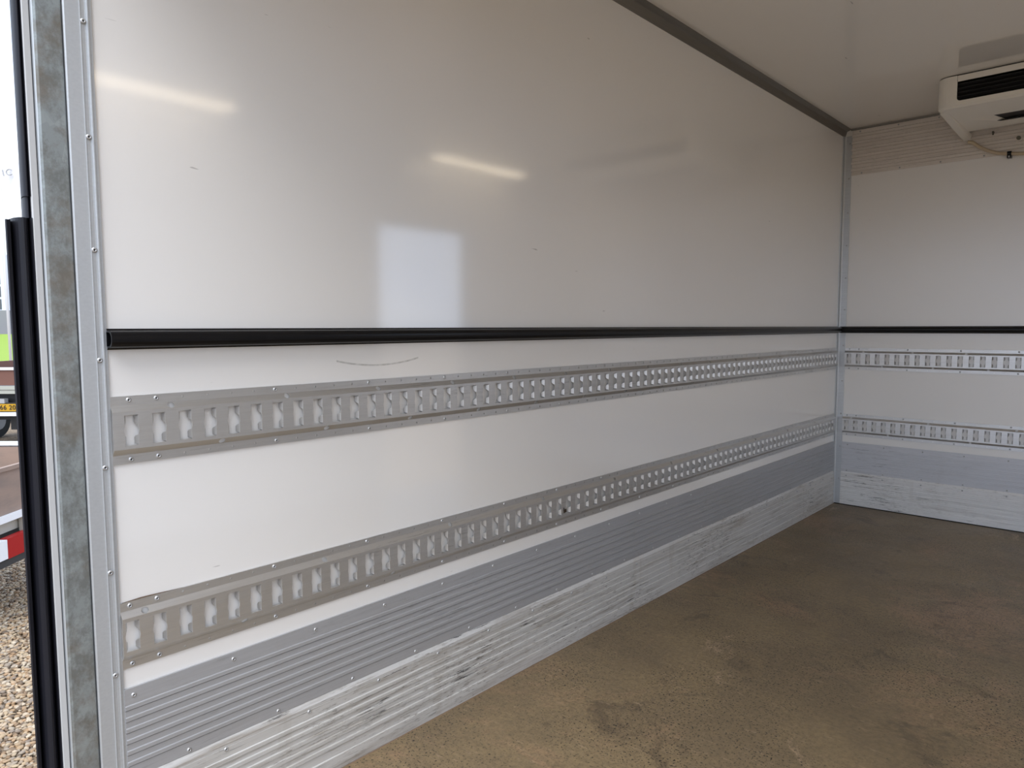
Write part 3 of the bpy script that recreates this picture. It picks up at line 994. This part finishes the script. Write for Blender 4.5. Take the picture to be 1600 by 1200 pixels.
X, Y, Z = V[..., 0], V[..., 1], V[..., 2]
Z = Z + X * np.sin(tl)[:, None]
V = np.stack([X * ca - Y * sa, X * sa + Y * ca, Z], -1)
V += rest[:, None, :]
V[..., 2] += (sz[:, :, 0] * 0.35) + rng.uniform(0, 0.008, (n, 1))
Fc = (iface[None] + (np.arange(n) * 12)[:, None, None]).reshape(-1)
me = bpy.data.meshes.new('gravel')
me.vertices.add(n * 12)
me.vertices.foreach_set('co', V.reshape(-1).astype(np.float32))
me.loops.add(len(Fc)); me.loops.foreach_set('vertex_index', Fc.astype(np.int32))
np_ = len(Fc) // 3
me.polygons.add(np_); me.polygons.foreach_set('loop_start', np.arange(0, len(Fc), 3, dtype=np.int32))
me.polygons.foreach_set('use_smooth', np.ones(np_, bool))
me.materials.append(m_stones)
me.update(); me.validate()
gv = bpy.data.objects.new('gravel', me)
COL.objects.link(gv)
gv.parent = ground
gv['kind'] = 'stuff'

# ------------------------------------------------------------------ outside: trailers
A = Vector((-math.sin(yaw), math.cos(yaw), 0))     # runs away from the rear opening
B = Vector((math.cos(yaw), math.sin(yaw), 0))
ZV = Vector((0, 0, 1))


def place(depth, lateral, z):
    """a point on the yard, measured from below the rear opening along A and B"""
    return Vector((CAM.x, CAM.y, 0)) + A * depth + B * lateral + ZV * z


def wheel(mbt, mbr, c, axis, r, wd):
    axis = axis.normalized()
    mbt.tube([c - axis * wd / 2, c - axis * wd * 0.42, c + axis * wd * 0.42, c + axis * wd / 2], r, 24)
    mbr.tube([c - axis * (wd / 2 + 0.01), c + axis * (wd / 2 + 0.01)], r * 0.55, 16)


# near open box trailer: its tailgate runs along A, its body extends to -B
d0, d1, lat = 4.05, 5.36, -3.305
zb, zt = -0.135, 0.165
root = empty('box_trailer', place((d0 + d1) / 2, lat - 1.25, GZ), 'low open trailer with pinkish plywood sides and red tail lamp, on the gravel', 'trailer')
org = root.location


def slab(name, c, hx, hy, hz, mat, par=root, o=None):
    m_ = MB(o if o is not None else org)
    m_.obox(c, hx, hy, hz)
    return m_.build(name, mat, par)


slab('tailgate', place((d0 + d1) / 2, lat - 0.012, (zb + zt) / 2), A * (d1 - d0) / 2, B * 0.012, ZV * (zt - zb) / 2, m_ply)
slab('side_board', place(d1, lat - 1.25, (zb + zt) / 2 + 0.01), B * 1.23, A * 0.012, ZV * (zt - zb) / 2, m_ply)
slab('side_board', place(d0, lat - 1.25, (zb + zt) / 2), B * 1.23, A * 0.012, ZV * (zt - zb) / 2, m_ply)
slab('front_board', place((d0 + d1) / 2, lat - 2.49, (zb + zt) / 2), A * (d1 - d0) / 2, B * 0.012, ZV * (zt - zb) / 2, m_ply)
slab('load_floor', place((d0 + d1) / 2, lat - 1.25, zb - 0.02), A * (d1 - d0) / 2, B * 1.24, ZV * 0.012, m_ply)
slab('top_rail', place((d0 + d1) / 2, lat, zt), A * (d1 - d0) / 2, B * 0.016, ZV * 0.013, m_ply)
slab('top_rail', place(d1, lat - 1.25, zt + 0.035), B * 1.25, A * 0.016, ZV * 0.014, m_mull)
slab('sill_rail', place((d0 + d1) / 2, lat + 0.004, zb - 0.022), A * (d1 - d0) / 2, B * 0.020, ZV * 0.022, m_white)
slab('rear_beam', place((d0 + d1) / 2, lat - 0.04, zb - 0.085), A * (d1 - d0) / 2, B * 0.02, ZV * 0.038, m_cream)
slab('bumper_bar', place((d0 + d1) / 2, lat + 0.02, zb - 0.300), A * (d1 - d0) / 2, B * 0.02, ZV * 0.022, m_dark)
slab('chassis', place((d0 + d1) / 2, lat - 1.3, zb - 0.17), A * (d1 - d0) * 0.42, B * 1.15, ZV * 0.14, m_dark)
slab('bracket', place(4.68, lat + 0.01, zb - 0.085), A * 0.022 + ZV * -0.01, B * 0.02, ZV * 0.065, m_cream)
for dd in (4.53, 5.02):
    lm = empty('tail_lamp', place(dd, lat + 0.03, zb - 0.2) - org)
    lm.parent = root
    o_ = org + lm.location
    slab('lens', place(dd + 0.03, lat + 0.03, zb - 0.205), A * 0.105, B * 0.025, ZV * 0.066, m_red, lm, o_)
    slab('clear_lens', place(dd - 0.125, lat + 0.03, zb - 0.205), A * 0.048, B * 0.025, ZV * 0.062, m_white, lm, o_)
mt, mr = MB(org), MB(org)
for dd in (d0 - 0.12, d1 + 0.12):
    mt = MB(org); wheel(mt, mr, place(dd, lat - 1.35, GZ + 0.29), A, 0.29, 0.16); mt.build('wheel', m_wheel, root)
mr.build('axle_hub', m_grey_bar, root)
slab('drawbar', place((d0 + d1) / 2, lat - 3.0, GZ + 0.42), A * 0.04, B * 0.55, ZV * 0.04, m_dark)

# far flat trailer seen end on, with a yellow plate
D2 = 10.0
kx = D2 / F_PX
hz = lambda v: 1.073 - (v - 516.0) * kx                      # height of a line on its rear face
root = empty('flatbed_trailer', place(D2 + 2, -8.2, GZ), 'far flatbed trailer with a red-brown tailboard and a yellow number plate', 'trailer')
org = root.location
l0, l1 = -9.25, -6.7
lc, lh = (l0 + l1) / 2, (l1 - l0) / 2


def bar(name, v0, v1, dd, th, mat, la=None, lb=None):
    a_, b2 = (l0, l1) if la is None else (la, lb)
    return slab(name, place(D2 + dd, (a_ + b2) / 2, (hz(v0) + hz(v1)) / 2), B * (b2 - a_) / 2, A * th, ZV * abs(hz(v0) - hz(v1)) / 2, mat, root, org)


bar('tailboard', 580, 604, 0.02, 0.02, m_ply_red)
bar('top_rail', 576, 580, 0.01, 0.03, m_white)
bar('rear_beam', 605, 610.5, 0.0, 0.05, m_cream)
bar('lower_beam', 611, 617, 0.01, 0.05, m_cream)
bar('chassis', 616, 634, 0.25, 0.15, m_dark)
bar('mud_flap', 655, 677, 0.2, 0.01, m_dark, -7.28, -7.12)
bar('bumper', 625, 632, 0.0, 0.04, m_grey_bar, l0, -7.19)
bar('plate_backing', 631.5, 646, 0.02, 0.03, m_dark)
pl = bar('number_plate', 633, 644.5, -0.03, 0.008, m_yellow, -7.62, -7.02)
bar('under_bar', 646, 652, 0.0, 0.04, m_white)
bar('underrun', 652, 661, 0.5, 0.3, m_dark)
slab('load_deck', place(D2 + 2.2, lc, hz(612)), B * lh, A * 2.1, ZV * 0.03, m_dark, root, org)
for s_ in (l0, l1):
    slab('side_board', place(D2 + 2.2, s_, (hz(580) + hz(604)) / 2), B * 0.015, A * 2.15, ZV * abs(hz(580) - hz(604)) / 2, m_ply_red, root, org)
slab('front_board', place(D2 + 4.3, lc, (hz(566) + hz(600)) / 2), B * lh, A * 0.02, ZV * abs(hz(566) - hz(600)) / 2, m_grey_bar, root, org)
mr = MB(org)
for s_ in (l0, -6.98):
    for dd in (1.6, 2.5):
        mt = MB(org); wheel(mt, mr, place(D2 + dd, s_, GZ + 0.30), B, 0.30, 0.22); mt.build('wheel', m_wheel, root)
mr.build('axle_hub', m_grey_bar, root)
# the visible part of the plate number
cu = bpy.data.curves.new('plate_text', 'FONT')
cu.body = '66 20'
cu.size = 0.092
cu.space_character = 1.08
cu.extrude = 0.002
cu.align_x = 'LEFT'; cu.align_y = 'CENTER'
tob = bpy.data.objects.new('plate_text', cu)
COL.objects.link(tob)
bpy.context.view_layer.update()
me = bpy.data.meshes.new_from_object(tob.evaluated_get(bpy.context.evaluated_depsgraph_get()))
bpy.data.objects.remove(tob, do_unlink=True)
me.materials.clear(); me.materials.append(m_ink)
txt = bpy.data.objects.new('plate_digits', me)
COL.objects.link(txt)
TR = Matrix.Identity(4)
for i in range(3):
    TR[i][0], TR[i][1], TR[i][2] = B[i], ZV[i], -A[i]
tp_ = place(D2 - 0.042, -7.258, (hz(633) + hz(644.5)) / 2)
txt.parent = pl
txt.matrix_basis = Matrix.Translation(tp_ - org) @ TR

# lawn bank, office building, flagpole and flag beyond
def hd(D, v):
    return 1.073 - (v - 516.0) * D / F_PX


bank = MB((0, 0, GZ))
Db = 42.0
P = [place(Db, -60, GZ), place(Db, -20, GZ), place(Db, -20, hd(Db, 566)), place(Db, -60, hd(Db, 566)), place(Db + 16, -20, hd(Db + 16, 524)), place(Db + 16, -60, hd(Db + 16, 524)),
     place(Db + 16, -20, GZ), place(Db + 16, -60, GZ)]
bank.add(P, [(0, 1, 2, 3), (3, 2, 4, 5), (1, 6, 4, 2), (0, 3, 5, 7), (6, 7, 5, 4)])
struct(bank.build('lawn', m_grass))
mb = MB(place(40.5, -28.75, GZ)); mb.tube([place(40.5, -28.75, GZ), place(40.5, -28.75, hd(40.5, 522))], 0.05, 8)
tag(mb.build('marker_post', m_white), 'thin white marker post in front of the far lawn', 'post')

DB = 62.0
root = empty('office_building', place(DB + 5, -58, GZ), 'far office building with a grid of dark windows above a grey plinth', 'building')
org = root.location
xr = (6.5 - 800) * DB / F_PX           # right-hand end of the facade
slab('plinth', place(DB + 5, xr + 0.6 - 14, (hd(DB, 487) + GZ) / 2), B * 14, A * 5, ZV * (hd(DB, 487) - GZ) / 2, m_conc, root, org)
slab('facade', place(DB + 5, xr + 0.25 - 14, (hd(DB, 400) + hd(DB, 487)) / 2), B * 14, A * 4.8, ZV * (hd(DB, 400) - hd(DB, 487)) / 2, m_mull, root, org)
for r_ in range(4):
    for c_ in range(10):
        v0 = 411 + r_ * 19.5
        zz = (hd(DB, v0) + hd(DB, v0 + 16)) / 2
        slab('window', place(DB + 0.19, xr - 0.62 - c_ * 1.25, zz), B * 0.54, A * 0.03, ZV * abs(hd(DB, v0) - hd(DB, v0 + 16)) / 2, m_glassdark, root, org)

DFP = 26.0
lp0, lp1 = (17.5 - 800) * DFP / F_PX, 0
px = lp0 - 0.02
root = empty('flagpole', place(DFP, px, GZ), 'tall white flagpole with a small red finial far beyond the trailers', 'flagpole')
mb = MB(root.location); mb.tube([place(DFP, px, GZ), place(DFP, px, 4.0), place(DFP, px, hd(DFP, 172))], 0.045, 10); mb.build('pole', m_white, root, True)
mb = MB(root.location); mb.tube([place(DFP, px, hd(DFP, 172)), place(DFP, px, hd(DFP, 170.5)), place(DFP, px, hd(DFP, 168.5)), place(DFP, px, hd(DFP, 167))], 0.06, 10); mb.build('finial', m_red, root, True)
root = empty('flag', place(DFP, px, hd(DFP, 290)), 'pale limp flag with dark curved lettering on the white flagpole', 'flag')
mb = MB(root.location)
nx, nz = 12, 8
for i in range(nx):
    for k in range(nz):
        q = []
        for (a_, b2) in ((i, k), (i + 1, k), (i + 1, k + 1), (i, k + 1)):
            fx, fz = a_ / nx, b2 / nz
            q.append(place(DFP + 0.10 * math.sin(fx * 9 + fz * 2), px + 0.05 + fx * 1.3, hd(DFP, 305) + fz * (hd(DFP, 259) - hd(DFP, 305)) - 0.3 * fx * fx))
        mb.add(q, [(0, 1, 2, 3)])
mb.build('cloth', m_flag, root)
mb = MB(root.location)
cz_ = hd(DFP, 278)
mb.obox(place(DFP - 0.14, px + 0.22, cz_ - 0.02), B * 0.025 - ZV * 0.008, A * 0.004, ZV * 0.11 - B * 0.02)
arc = []
for k in range(13):
    t = math.radians(50 + k * 22)
    arc.append(place(DFP - 0.14, px + 0.46 + 0.12 * math.cos(t), cz_ + 0.10 * math.sin(t)))
mb.tube(arc, 0.018, 6)
mb.build('lettering', m_grey_bar, root)
